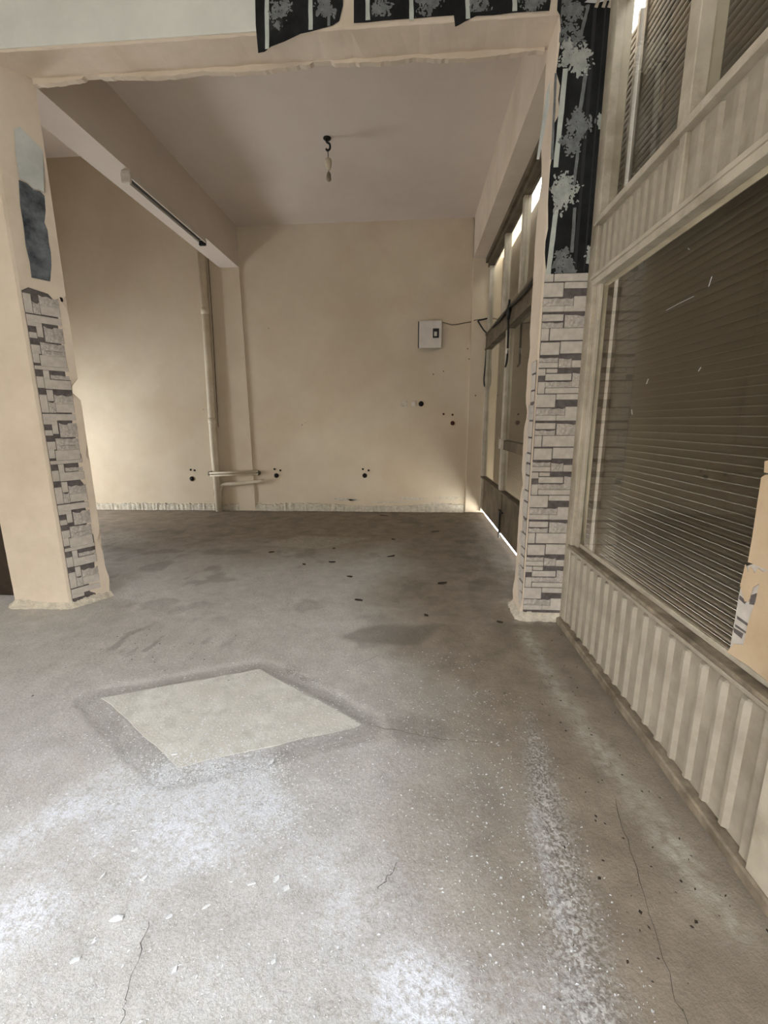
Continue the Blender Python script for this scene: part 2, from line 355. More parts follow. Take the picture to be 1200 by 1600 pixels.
# side wall of the back room with an opening added to light the left bay (out of frame)
bm = bmesh.new()
bbox(bm, (-5.75, YB, -.05), (-5.6, 4.25, 4.8)); bbox(bm, (-5.75, 5.55, -.05), (-5.6, YW, 4.8)); bbox(bm, (-5.75, 4.25, 1.4), (-5.6, 5.55, 4.8)); bbox(bm, (-5.75, 4.25, -.05), (-5.6, 5.55, .1))
tag(from_bm('wall_left', bm, 'cream_back'), kind='structure')
struct('ceiling', (-2.42, YB-.1, CZ), (1.06, YW, CZ+.15), 'ceiling')
struct('ceiling_side_bay', (-5.6, YB-.1, 4.62), (-2.42, YW, 4.8), 'ceiling')
bm = bmesh.new(); bbox(bm, (-2.56, YB-.02, 3.26), (-2.305, YW, 4.62)); tag(from_bm('beam', bm, 'ceiling'), kind='structure')
struct('trim_1', (-2.545, YW-.02, 0), (-2.30, YW+.01, 3.262), 'cream_back')
struct('trim_2', (.745, YW-.035, 0), (XR+.05, YW+.01, CZ), 'cream_back')
# bulkhead above the back shop front
struct('trim_3', (.745, YB-.05, 3.27), (1.0, YW, CZ+.01), 'cream')
# front room
bm = bmesh.new(); bbox(bm, (-5.75, 2.72, -.05), (-4.24, YB, 4.8)); bbox(bm, (-4.24, 2.72, 3.66), (-2.3, YB, 4.8))
tag(from_bm('wall_side_bay', bm, 'cream_back'), kind='structure')
struct('ceiling_front', (-4.3, -1.8, 3.62), (1.06, YF+.02, 3.8), 'white_wall')
struct('wall_front_left', (-4.4, -1.8, -.05), (-4.25, YF, 3.7), 'cream')
bm = bmesh.new()
bbox(bm, (-4.4, -1.85, -.05), (-3.4, -1.7, 3.7)); bbox(bm, (.3, -1.85, -.05), (1.4, -1.7, 3.7)); bbox(bm, (-3.4, -1.85, 3.1), (.3, -1.7, 3.7))
tag(from_bm('wall_rear', bm, 'cream'), kind='structure')
struct('wall_right', (.95, -1.8, 3.275), (1.04, YF+.05, 3.75), 'cream')
# unseen street, added so less daylight reaches the back room (behind the camera)
struct('ground', (-25, -30, -.25), (25, -1.85, -.06), 'street')
struct('building_opposite', (-25, -12, -.1), (25, -11, 7.5), 'facade')

# dividing wall: column, lintel and pillar with worn edges
bm = bmesh.new()
def prism(poly, z0, z1, nz, chips=None, jit=.003):
    rows = []
    for k in range(nz+1):
        z = z0+(z1-z0)*k/nz; row = []
        for i, (x, y) in enumerate(poly):
            dx, dy = random.uniform(-jit, jit), random.uniform(-jit, jit)
            if chips and i in chips:
                for cz, ch, dv in chips[i]:
                    w = max(0, 1-abs(z-cz)/ch); dx += dv[0]*w; dy += dv[1]*w
            row.append(bm.verts.new((x+dx, y+dy, z)))
        rows.append(row)
    n = len(poly)
    for a, c in zip(rows, rows[1:]):
        for i in range(n): j = (i+1) % n; bm.faces.new((a[i], a[j], c[j], c[i]))
    bm.faces.new(rows[0][::-1]); bm.faces.new(rows[-1])
prism([(-2.80, YF), (-2.40, YF), (A2.x, YF+.012), (B2.x, YB-.012), (B2.x-.01, YB), (-2.80, YB)], -.05, 3.25, 70,
      {3: [(1.48, .07, (-.05, -.05)), (2.02, .05, (-.02, -.02)), (1.05, .06, (-.015, -.02)), (.42, .07, (-.02, -.02)), (.12, .1, (.014, .01))], 4: [(1.48, .07, (-.05, -.03))]}, .0006)
prism([(.715, YF+.01), (.725, YF), (1.02, YF), (1.02, YB), (.735, YB), (.715, YB-.012)], -.05, 3.25, 70,
      {5: [(1.3, .08, (.012, -.015)), (.85, .1, (.01, -.012)), (1.7, .1, (.006, -.01)), (.1, .12, (-.012, .006)), (2.6, .2, (.01, -.02))], 0: [(.05, .1, (-.010, -.004))]}, .0012)
# lintel
nxl = 90; prof = []
for k in range(nxl+1):
    x = -4.3 + (1.02+4.3)*k/nxl; j = lambda a: random.uniform(-a, a)
    prof.append([bm.verts.new(p) for p in ((x, YF, 3.7), (x, YF+j(.001), 3.252+j(.003)), (x, YF+.008, 3.246+j(.002)), (x, YB-.012+j(.006), 3.250+j(.004)), (x, YB+j(.004), 3.262+j(.005)), (x, YB, 3.8))])
for a, c in zip(prof, prof[1:]):
    for i in range(6): j2 = (i+1) % 6; bm.faces.new((a[i], a[j2], c[j2], c[i]))
wall = tag(from_bm('wall_middle', bm, 'cream'), kind='structure')
# pale face of the lintel above the opening
bm = bmesh.new()
bm_pts = [(-4.25, 3.255), (-.80, 3.257), (-.80, 3.62), (-4.25, 3.62)]
bm.free(); sheet('pale_paint_face', bm_pts, front, .0, 'white_wall', wall, .003)
# chipped plaster lip along the back edge of the soffit
def ragged(name, xs, y, z, depth, mat, parent, th):
    bm = bmesh.new(); prev = None
    for x in xs:
        d = depth(x); cur = [bm.verts.new(p) for p in ((x, y, z+.01), (x, y, z-d), (x, y+th, z-d+.006), (x, y+th, z+.01))]
        if prev:
            for i in range(4): k = (i+1) % 4; bm.faces.new((prev[i], prev[k], cur[k], cur[i]))
        prev = cur
    return from_bm(name, bm, mat, parent)
lipn = [random.random() for _ in range(400)]
def lip(x):
    v = .012+.018*abs(math.sin(x*2.3+1)*math.sin(x*5.1))+.006*lipn[int((x+3)*60) % 400]
    return v if not (.05 < (x+2.0) % 1.37 < .16) else .004
ragged('plaster_lip', np.arange(-2.26, .715, .02), YB-.03, 3.25, lip, 'cream', wall, .04)
# rough mortar at the feet
def mortar(name, path, w, h, parent):
    bm = bmesh.new(); prev = None; P = smooth_path(path, 10)
    for i, p in enumerate(P):
        t = (P[min(i+1, len(P)-1)]-P[max(i-1, 0)]).normalized(); nrm = Vector((t.y, -t.x, 0))
        ring = []
        for k in range(7):
            a = k/6; ww = w*(a)*random.uniform(.85, 1.2); hh = h*((1-a)**1.6)*random.uniform(.8, 1.2) - .012*(a > .9)
            q = p + nrm*(ww-.012) + Vector((0, 0, hh)); ring.append(bm.verts.new(q))
        if prev:
            for k in range(6): bm.faces.new((prev[k], prev[k+1], ring[k+1], ring[k]))
        prev = ring
    return from_bm(name, bm, 'mortar', parent, True)
mortar('base_mortar', [(-2.82, YB, 0), (-2.81, YF, 0), (-2.6, YF, 0), (-2.40, YF, 0), (-2.37, YF+.03, 0), (-2.31, 2.78, 0), (-2.255, YB, 0)], .05, .04, wall)
mortar('base_mortar', [(.715, YB, 0), (.712, 2.75, 0), (.712, YF, 0), (.80, YF-.004, 0), (.97, YF-.004, 0)], .05, .05, wall)
struct('door_1', (-4.25, YB-.06, 0.0), (-2.80, YB-.02, 3.25), 'door_brown')

# ================================================================== STONE PRINT WALLPAPER, built as raised pieces
def stone_mesh(w, h, t, rough, seed):
    r = random.Random(seed); bm = bmesh.new()
    if rough:
        nx, ny = max(4, int(w/.018)), max(3, int(h/.014)); g = []
        for i in range(nx+1):
            row = []
            for j in range(ny+1):
                e = (i in (0, nx)) or (j in (0, ny)); d = t*(r.uniform(.35, .6) if e else r.uniform(.55, 1.35))
                ju, jv = (0 if i in (0, nx) else r.uniform(-.25, .25)*w/nx), (0 if j in (0, ny) else r.uniform(-.25, .25)*h/ny)
                if j == ny and 0 < i < nx: jv = -r.uniform(0, .16)*h
                row.append(bm.verts.new((i*w/nx+ju, j*h/ny+jv, d)))
            g.append(row)
        for i in range(nx):
            for j in range(ny): bm.faces.new((g[i][j], g[i+1][j], g[i+1][j+1], g[i][j+1]))
        rim = [g[i][0] for i in range(nx+1)]+[g[nx][j] for j in range(1, ny+1)]+[g[i][ny] for i in range(nx-1, -1, -1)]+[g[0][j] for j in range(ny-1, 0, -1)]
        low = [bm.verts.new((v.co.x, v.co.y, 0)) for v in rim]
        for i in range(len(rim)): j = (i+1) % len(rim); bm.faces.new((rim[i], low[i], low[j], rim[j]))
    else:
        bbox(bm, (0, 0, 0), (w, h, t), .0022)
        for v in bm.verts: v.co.z += (v.co.z > t*.5)*(r.uniform(-.0006, .0006) + (v.co.x/w-.5)*r.uniform(-.001, .001))
    bmesh.ops.recalc_face_normals(bm, faces=bm.faces)
    me = bpy.data.meshes.new('stone'); bm.to_mesh(me); bm.free(); me.materials.append(M['stone_rough' if rough else 'stone']); return me
cache = {}
def printed_stone(parent, key, u0, u1, v0, v1, t, rough, frame, du, dv, dn):
    k = (key, round(u0, 4), round(u1, 4), round(v1-v0, 4))
    if k not in cache: cache[k] = stone_mesh(u1-u0, v1-v0, t, rough, len(cache)*37+5)
    o = link('stone', cache[k], None, parent)
    p = Vector(frame(u0, v0, 0))
    o.matrix_world = Matrix(((du.x, dv.x, dn.x, p.x), (du.y, dv.y, dn.y, p.y), (du.z, dv.z, dn.z, p.z), (0, 0, 0, 1)))
    return o
# one period of the pillar pattern, measured on an enlarged crop: left, right, top, bottom, thickness (mm), rough
PIL = [(215, 470, 116, 292, 9, 0), (482, 858, 112, 188, 10, 0), (212, 600, 304, 402, 8, 1), (604, 828, 288, 478, 8, 0), (206, 478, 406, 478, 9, 0), (482, 602, 406, 478, 8, 0),
       (204, 472, 512, 596, 9, 0), (492, 806, 520, 682, 8, 1), (200, 470, 614, 684, 6, 1), (192, 288, 690, 848, 9, 0), (300, 792, 690, 846, 9, 0),
       (186, 426, 872, 1036, 9, 0), (438, 776, 862, 1018, 9, 0), (168, 412, 1072, 1132, 6, 1), (152, 408, 1138, 1206, 9, 0), (420, 580, 1084, 1206, 7, 1), (584, 772, 1112, 1206, 9, 0),
       (150, 250, 1220, 1310, 8, 0), (260, 402, 1220, 1276, 8, 0), (250, 576, 1288, 1376, 10, 0), (592, 746, 1278, 1470, 7, 1), (156, 240, 1396, 1554, 9, 0), (246, 586, 1392, 1472, 5, 1), (246, 742, 1478, 1552, 8, 0)]
XP0, XP1 = .722, .992
back = sheet('stone_backing', [(XP0+.002, .035), (XP1-.002, .035), (XP1-.002, 2.05), (XP0+.002, 2.05)], front, .0005, 'stone_dark', wall, .002)
def fr_front(u, v, w): return (u, YF-.002-w, v)
ex, ez = Vector((1, 0, 0)), Vector((0, 0, 1))
for per in range(4):
    for (l, r, tp, bt, t, rg) in PIL:
        yc = (tp+bt)/2; le = 218-.052*(yc-110); ri = 862-.083*(yc-110)
        ua, ub = max(0, (l-le)/(ri-le)), min(1, (r-le)/(ri-le))
        u0_, u1_ = XP0+ua*(XP1-XP0), XP0+ub*(XP1-XP0)
        v1 = 2.008-(tp-110)/1450*.6-.6*per; v0 = 2.008-(bt-110)/1450*.6-.6*per
        if v0 < .05: continue
        printed_stone(wall, 'p', u0_, u1_, v0, v1, t/1000, rg, fr_front, ex, ez, Vector((0, -1, 0)))
for (a, b2) in ((.722, .772), (.776, .992)): printed_stone(wall, 'top', a, b2, 2.012, 2.052, .007, 0, fr_front, ex, ez, Vector((0, -1, 0)))
# printed stones, built raised, that wrap on to the side of the pillar
def fr_side(u, v, w): return (.713-w, u, v)
jz = [.06, .165, .235, .33, .405, .46, .555, .655, .76, .83, .925, 1.0, 1.06, 1.155, 1.255, 1.36, 1.43, 1.525, 1.6]
for i, (a, c) in enumerate(zip(jz, jz[1:])):
    e = YF+.085+.02*((i*7) % 3)-.02*(i > 14)
    printed_stone(wall, 'side%d' % (i % 5), YF+.004, e, a+.006, c-.004, .004+.002*(i % 2), i % 4 == 2, fr_side, Vector((0, 1, 0)), ez, Vector((-1, 0, 0)))
sheet('stone_backing', [(YF+.006, .05), (YF+.09, .05), (YF+.10, .8), (YF+.09, 1.6), (YF+.006, 1.6)], lambda u, v, w: (.715-w, u, v), .0002, 'stone_dark', wall, .0015)
# left column: printed stones, built raised, on its inner side, one period 0.6 m: t0, t1, z0, z1 (for the period below z = 1.92), mm, rough
LCOL = [(.016, .198, 1.878, 1.916, 6, 0), (.016, .088, 1.853, 1.876, 6, 0), (.058, .088, 1.792, 1.851, 7, 0), (.016, .054, 1.782, 1.812, 6, 0), (.098, .200, 1.768, 1.858, 7, 1),
        (.066, .196, 1.716, 1.758, 6, 1), (.016, .060, 1.690, 1.738, 6, 0), (.066, .196, 1.684, 1.712, 6, 1), (.016, .048, 1.634, 1.686, 5, 0), (.052, .194, 1.618, 1.680, 7, 0), (.016, .200, 1.594, 1.613, 6, 0),
        (.056, .086, 1.534, 1.588, 7, 0), (.094, .200, 1.540, 1.562, 4, 1), (.056, .200, 1.478, 1.532, 7, 0), (.016, .052, 1.482, 1.548, 6, 0), (.058, .090, 1.402, 1.468, 7, 0), (.096, .200, 1.384, 1.440, 6, 1), (.096, .200, 1.330, 1.380, 6, 0), (.016, .054, 1.328, 1.436, 6, 0), (.058, .092, 1.328, 1.396, 5, 1)]
sheet('stone_backing', [(.013, .01), (.20, .01), (.203, .5), (.20, 1.0), (.204, 1.5), (.20, 2.0), (.15, 2.06), (.05, 2.075), (.013, 2.05)], reveal, .0005, 'stone_dark', wall, .002)
def fr_rev(u, v, w): return reveal(u, v, w+.002)
for per in range(-1, 4):
    for (a, b2, z0, z1, t, rg) in LCOL:
        v0, v1 = z0-.6*per, z1-.6*per
        if v1 > 2.06 or v0 < .012: continue
        if per == -1 and random.random() < .0: continue
        printed_stone(wall, 'l', a-.001, b2+.001, v0-.002, v1+.002, t/1000, rg, fr_rev, D2, ez, N2)

# ================================================================== WALLPAPER
def blob(cx, cy, rx, ry, n=9, jag=.35):
    return [(cx+rx*math.cos(2*math.pi*k/n)*random.uniform(1-jag, 1+jag), cy+ry*math.sin(2*math.pi*k/n)*random.uniform(1-jag, 1+jag)) for k in range(n)]
def crown(name, cx, cy, rx, ry, fn, off, mat, parent, n=150, clip=None, size=.011, sky=True):
    """printed tree crown: many small leaf shapes"""
    bm = bmesh.new(); cl_ = []
    for k in range(11):
        a, q = random.uniform(0, 2*math.pi), random.random()**.6*.8
        cl_.append((cx+rx*q*math.cos(a), cy+ry*q*math.sin(a), random.uniform(.2, .45)))
    for i in range(int(n*1.5)):
        c = random.choice(cl_)
        x, y = random.gauss(c[0], rx*c[2]*.55), random.gauss(c[1], ry*c[2]*.5)
        s = random.choice((.45, .6, .8, 1.1))*size; th = random.uniform(0, math.pi)
        pts = []
        for k in range(6):
            b2 = 2*math.pi*k/6; u, v = s*math.cos(b2)*random.uniform(.8, 1.3), s*.5*math.sin(b2)*random.uniform(.8, 1.3)
            pts.append((x+u*math.cos(th)-v*math.sin(th), y+u*math.sin(th)+v*math.cos(th)))
        if clip: pts = [(min(max(p[0], clip[0]), clip[1]), min(max(p[1], clip[2]), clip[3])) for p in pts]
        w = off+random.uniform(0, .0004)
        try: bm.faces.new([bm.verts.new(fn(p[0], p[1], w)) for p in pts])
        except ValueError: pass
    return from_bm(name, bm, mat, parent)
def trunk(name, pts, w, fn, off, mat, parent):
    P = [Vector((p[0], p[1])) for p in pts]; L_, R_ = [], []
    for p in P:
        L_.append((p.x-w/2+random.uniform(-.0015, .0015), p.y)); R_.append((p.x+w/2+random.uniform(-.0015, .0015), p.y))
    return sheet(name, L_+R_[::-1], fn, off, mat, parent, .0003)
def along(p, q, n=7): return [(p[0]+(q[0]-p[0])*k/n, p[1]+(q[1]-p[1])*k/n) for k in range(n+1)]
# pillar paper
XPa, XPb = .716, 1.0
outl = [(XPb, 2.05), (XPb, 3.60), (.70, 3.60), (.70, 3.26)] + [(.716+random.uniform(-.002, .012)+(.02 if 2.80 < z < 2.95 else 0), z) for z in np.arange(3.24, 2.06, -.06)]
outl = [(u, v) for u, v in outl] + [(.735, 2.05)]
pw = sheet('wallpaper', outl, front, .002, 'paper_black', wall, .0012); pw['label'] = 'black tree print wallpaper on the pillar'
CL = (XPa+.003, XPb-.004, 2.055, 3.6)
U = uv_front
for (x0, x1) in ((.885, .902), (.935, .942)):
    trunk('printed_band', along((x0, 2.06), (x0, 3.3)), x1-x0, front, .0034, 'paper_char', pw)
tr = [((906, 60), (919, 8), .016, 'paper_grey'), ((905, 182), (916, 104), .018, 'paper_grey'), ((896, 292), (903, 232), .017, 'paper_grey'), ((893, 395), (898, 325), .017, 'paper_grey'),
      ((868, 262), (883, 108), .026, 'paper_trunk'), ((856, 430), (869, 325), .026, 'paper_trunk'), ((862, 250), (868, 115), .012, 'paper_grey')]
for a, c, w, mt in tr: trunk('printed_trunk', along(U(*a), U(*c)), w, front, .0037, mt, pw)
def crown_px(px, py, rx, ry, mt, n, off): c = U(px, py); crown('printed_tree', c[0], c[1], rx, ry, front, off, mt, pw, n, CL)
crown_px(878, 12, .10, .07, 'paper_grey', 260, .0041)
crown_px(900, 208, .085, .095, 'paper_grey', 330, .0041)
crown_px(883, 410, .075, .08, 'paper_grey', 260, .0041)
crown_px(893, 60, .085, .09, 'paper_grey', 120, .0041)
crown_px(897, 88, .085, .085, 'paper_light', 330, .0047)
crown_px(882, 296, .078, .105, 'paper_light', 330, .0047)
crown_px(940, 190, .03, .06, 'paper_light', 70, .0047)
crown_px(924, 400, .035, .06, 'paper_light', 80, .0047)
crown_px(845, 62, .02, .04, 'paper_light', 20, .0047)
# curled strip peeling off the pillar edge
sheet('peeled_strip', [U(858, 128), U(852, 150), U(846, 190), U(838, 250), U(842, 250), U(850, 205), U(856, 170)], front, .004, 'paper_back', wall, .001, curl=lambda u, v: .015*math.sin((v-2.6)*6)**2)
# lintel paper with a torn lower edge
edge = [(398, -60), (400, 40), (404, 84), (414, 82), (424, 74), (445, 66), (470, 54), (488, 50), (505, 45), (520, 41), (530, 34), (536, 10), (538, -60)]
lp = sheet('wallpaper', [U(*p) for p in edge], front, .004, 'paper_black', wall, .0012); lp['label'] = 'torn black tree print wallpaper on the lintel'
edge = [(553, -60), (553, 37), (575, 36), (600, 33), (646, 30), (680, 27), (709, 25), (711, 43), (716, 41), (728, 34), (744, 26), (770, 25), (800, 21), (858, 18), (868, -60)]
lp2 = sheet('wallpaper', [U(*p) for p in edge], front, .004, 'paper_black', wall, .0012); lp2['label'] = 'torn black tree print wallpaper on the lintel'
for px, w, mt in ((417, .022, 'paper_trunk'), (485, .022, 'paper_trunk'), (513, .016, 'paper_grey'), (574, .022, 'paper_trunk'), (642, .022, 'paper_trunk'), (670, .016, 'paper_grey'), (730, .022, 'paper_trunk'), (803, .022, 'paper_trunk'), (828, .016, 'paper_grey')):
    yb = 78 if px < 430 else (48 if px < 500 else (42 if px < 520 else 33 if px < 660 else (27 if px < 700 else (31 if px < 760 else 19))))
    trunk('printed_trunk', along(U(px+1, yb), U(px, -60)), w, front, .0058, mt, lp if px < 545 else lp2)
for px, py, rx, ry, mt, n in ((440, 22, .06, .08, 'paper_grey', 150), (510, 12, .06, .07, 'paper_grey', 150), (595, 8, .06, .06, 'paper_grey', 130), (668, 8, .07, .06, 'paper_grey', 160), (752, 6, .06, .06, 'paper_grey', 130), (830, 2, .07, .05, 'paper_grey', 150),
                              (430, 40, .04, .05, 'paper_char', 60), (585, 20, .04, .03, 'paper_char', 60), (755, 15, .04, .03, 'paper_char', 50)):
    c = U(px, py); lo = U(px, 62 if px < 460 else (40 if px < 540 else (28 if px < 700 else 20)))[1]; par = lp if px < 545 else lp2
    cl = (U(400, 20)[0], U(531, 20)[0], lo, 3.62) if px < 545 else (U(555, 20)[0], U(862, 10)[0], lo, 3.62)
    crown('printed_tree', c[0], c[1], rx, ry, front, .0052 if mt == 'paper_char' else .0062, mt, par, n, cl, .010)
for px in (462, 626, 780): trunk('printed_band', along(U(px, 50 if px < 500 else 24), U(px, -60)), .03, front, .0048, 'paper_char', lp if px < 545 else lp2)
# torn pale corner with light laths at the head of the pillar
fl = sheet('torn_paper_corner', [U(912, 7), U(918, 2), U(955, -6), U(958, 2), U(928, 8)], front, .010, 'paper_back', wall, .002)
for px in (930, 941, 950): sheet('lath_strip', [U(px-3, 15), U(px+2, 16), U(px+9, -4), U(px+5, -6)], front, .012, 'frame', wall, .003)
# column paper
sheet('torn_backing_paper', [uv_rev(*p) for p in ((22, 203), (30, 198), (48, 216), (66, 234), (69, 262), (67, 303), (60, 298), (50, 296), (42, 286), (29, 280), (24, 240))], reveal, .003, 'paper_back', wall, .002, curl=lambda u, v: .012*max(0, 2.78-v)/.12 if v < 2.78 else 0)
sheet('torn_slate_paper', [uv_rev(*p) for p in ((29, 281), (42, 287), (52, 297), (62, 299), (69, 306), (71, 330), (69, 348), (74, 360), (76, 380), (79, 395), (80, 415), (78, 440), (64, 437), (49, 434), (46, 410), (40, 385), (36, 350), (31, 320))], reveal, .003, 'slate_paper', wall, .0012)
for p in ((48, 140), (65, 224), (83, 365), (96, 466)):
    u, v = uv_rev(*p); sheet('plaster_chip_mark', blob(u, v, .008, .022, 8), reveal, .0025, 'hole', wall, .0004)

# ================================================================== SHOP FRONT (near)
w1 = empty('window_1', (XR, 1.8, 0)); tag(w1, kind='structure')
def wbox(name, lo, hi, mat='frame', bev=.003, par=None):
    o = box(name, lo, hi, mat, None, bev); p = par or w1; o.parent = p; o.matrix_parent_inverse = p.matrix_world.inverted(); return o
bpy.context.view_layer.update()
YN = -1.7
wbox('kerb', (.925, YN, -.03), (1.03, 2.62, .028), 'sill', .006)
wbox('kick_panel', (.962, 1.075, .03), (.975, 2.57, .51), 'paint_metal', 0)
wbox('sill', (.945, 1.03, .505), (1.03, 2.58, .522), 'sill', .004)
wbox('sill_bead', (.940, 1.03, .492), (.957, 2.58, .507), 'paint_metal', .003)
wbox('glazing_bead', (.985, 1.06, .522), (.998, 2.55, .545), 'frame', .004)
wbox('corner_stile', (.950, 2.545, .02), (1.03, 2.635, 3.28))
wbox('corner_bead', (.970, 2.505, .52), (.99, 2.547, 1.965))
wbox('lower_rail', (.945, YN, 1.955), (1.03, 2.56, 1.995))
wbox('lower_rail_bead', (.935, YN, 1.985), (.96, 2.56, 2.003))
wbox('band_panel', (.968, YN, 1.99), (.98, 2.56, 2.26), 'paint_metal', 0)
wbox('upper_rail', (.930, YN, 2.245), (1.03, 2.56, 2.275))
wbox('head_rail', (.945, YN, 3.22), (1.03, 2.58, 3.28))
wbox('mullion', (.940, 1.795, 2.275), (1.03, 1.865, 3.23))
wbox('band_stile', (.950, 1.815, 1.995), (.985, 1.855, 2.25))
wbox('mullion', (.940, .80, 2.275), (1.03, .87, 3.23))
wbox('door_post', (.935, .955, .015), (1.03, 1.035, 1.96))
wbox('door_post', (.948, 1.035, .02), (1.03, 1.08, 1.96), 'paint_metal')
wbox('door_kick_panel', (.962, YN, .03), (.975, .955, .9), 'paint_metal', 0)
def rib_mesh(h, w=.03, t=.013):
    bm = bmesh.new(); s = t*.75; prof = [(-w/2, 0), (-w/2+s, -t), (w/2-s, -t), (w/2, 0)]
    lv = [(0, 1), (h-.02, 1), (h-.006, .8), (h, .12)]; rows = []
    for z, k in lv: rows.append([bm.verts.new((x*k, y, z)) for y, x in prof])
    for a, c in zip(rows, rows[1:]):
        for i in range(3): bm.faces.new((a[i], a[i+1], c[i+1], c[i]))
    bm.faces.new(rows[-1]); bm.faces.new(rows[0][::-1])
    bmesh.ops.recalc_face_normals(bm, faces=bm.faces)
    me = bpy.data.meshes.new('rib'); bm.to_mesh(me); bm.free(); me.materials.append(M['paint_metal']); return me
rm = rib_mesh(.437, .036, .015)
def rib(me, y, z, x):
    o = link('rib', me, None, w1); o.matrix_parent_inverse = w1.matrix_world.inverted(); o.location = (x, y, z); return o
y = 2.515
while y > 1.10: rib(rm, y, .038, .962); y -= .0905
y = .86
while y > 0: rib(rm, y, .038, .962); y -= .0905
rm2 = rib_mesh(.232, .028, .011); rm3 = rib_mesh(.225, .042, .013)
y = 2.50
while y > 1.88: rib(rm2, y, 2.006, .968); y -= .0665
y = 1.755
while y > -.2: rib(rm3, y, 2.012, .968); y -= .092
pane = wbox('glass_pane', (.989, 1.05, .523), (.993, 2.55, 1.957), 'glass', 0)
wbox('glass_pane', (.989, YN, .9), (.993, .955, 1.957), 'glass', 0)
wbox('glass_pane', (.989, 1.865, 2.276), (.993, 2.55, 3.22), 'glass', 0); wbox('glass_pane', (.989, .87, 2.276), (.993, 1.795, 3.22), 'glass', 0); wbox('glass_pane', (.989, YN, 2.276), (.993, .80, 3.22), 'glass', 0)
# scratches and specks on the pane
for pts in ([(1040, 485), (1060, 474), (1083, 463)], [(1106, 448), (1111, 432)], [(1074, 388), (1076, 390)], [(987, 648), (986, 640)], [(1090, 580), (1094, 574)], [(1009, 600), (1012, 592)]):
    P = [uv_glass(*p) for p in pts]; bm = bmesh.new()
    tube_bm(bm, [Vector((.9875, a, c)) for a, c in P], .0011 if len(pts) < 3 else .0008, 6)
    o = from_bm('scratch', bm, 'chip', pane); o.matrix_parent_inverse = pane.matrix_world.inverted()
def on_pane(name, pts, off, mat, th=.001, curl=None):
    o = sheet(name, [uv_glass(*p) for p in pts], glassf, off, mat, None, th, curl); o.parent = w1; o.matrix_parent_inverse = w1.matrix_world.inverted(); return o
on_pane('stone_print_paper', [(1156, 928), (1166, 885), (1215, 870), (1215, 1040), (1140, 1022)], .001, 'stone')
for a, c, d, e in (((1153, 962), (1185, 985), (1186, 990), (1153, 967)), ((1150, 975), (1184, 999), (1184, 1002), (1150, 979)), ((1147, 980), (1163, 990), (1160, 998), (1148, 988)), ((1157, 930), (1168, 940), (1165, 944), (1156, 936)), ((1175, 930), (1186, 926), (1182, 946), (1172, 944))):
    on_pane('printed_joint', [a, c, d, e], .0022, 'stone_dark', .0004)
on_pane('tan_paper', [(1197, 721), (1215, 715), (1215, 742), (1196, 738)], .003, 'tan_paper')
on_pane('tan_paper', [(1192, 746), (1198, 742), (1230, 738), (1230, 905), (1200, 890), (1171, 878), (1178, 838), (1184, 798)], .003, 'tan_paper', .0015)
on_pane('tan_paper', [(1168, 882), (1172, 894), (1176, 884), (1182, 896), (1188, 888), (1196, 894), (1212, 890), (1225, 900), (1225, 1100), (1200, 1062), (1172, 1040), (1139, 1019), (1150, 1006), (1165, 1008), (1172, 975), (1184, 940), (1190, 912), (1180, 918), (1173, 940), (1167, 940), (1160, 915)], .005, 'tan_paper', .0015)

# ================================================================== SHOP FRONT (back room)
w2 = empty('window_2', (XR, 4.5, 0)); tag(w2, kind='structure'); bpy.context.view_layer.update()
def vb(name, lo, hi, mat='dark_frame', bev=.003): return wbox(name, lo, hi, mat, bev, w2)
YA, YZ = YB, YW-.03
vb('kick_panel', (.974, YA, .044), (.99, YZ, .50), 'dark_frame', 0)
vb('kick_stile', (.960, 4.66, .044), (.99, 4.74, .50), 'dark_frame')
vb('sill', (.94, YA, .495), (1.02, YZ, .52), 'dark_frame')
vb('stile', (.945, 4.67, .52), (1.01, 4.77, 2.22), 'frame')
vb('corner_stile', (.945, YZ-.07, .02), (1.01, YZ, 3.22), 'frame')
vb('lock_rail', (.945, YA, .965), (1.01, 4.67, 1.06), 'dark_frame')
vb('transom', (.94, YA, 2.18), (1.01, YZ, 2.36), 'dark_frame')
vb('transom_bead', (.93, YA, 2.35), (1.01, YZ, 2.375), 'dark_frame')
vb('transom_bead', (.93, YA, 2.17), (1.01, YZ, 2.195), 'dark_frame')
for yy in (5.04, 4.28, 3.5): vb('mullion', (.945, yy-.03, 2.37), (1.01, yy+.03, 3.17), 'frame')
vb('head_rail', (.93, YA, 3.165), (1.01, YZ, 3.28), 'dark_frame')
vb('head_bead', (.90, YA, 3.215), (.945, YZ, 3.28), 'dark_frame')
for (a, c, z0, z1) in ((4.77, YZ-.07, .52, 2.18), (YA, 4.67, 1.06, 2.18), (YA, 4.67, .52, .965), (5.07, YZ-.07, 2.37, 3.17), (4.31, 5.01, 2.37, 3.17), (3.53, 4.25, 2.37, 3.17), (YA, 3.47, 2.37, 3.17)):
    vb('glass_pane', (.975, a, z0), (.979, c, z1), 'glass_back', 0)
bolt = vb('bolt_rod', (.925, 4.55, .02), (.94, 4.575, .32), 'black'); vb('bolt_handle', (.92, 4.42, .315), (.94, 4.60, .33), 'black')
lk = vb('lock_case', (.915, 4.60, .97), (.948, 4.72, 1.075), 'frame', .006)

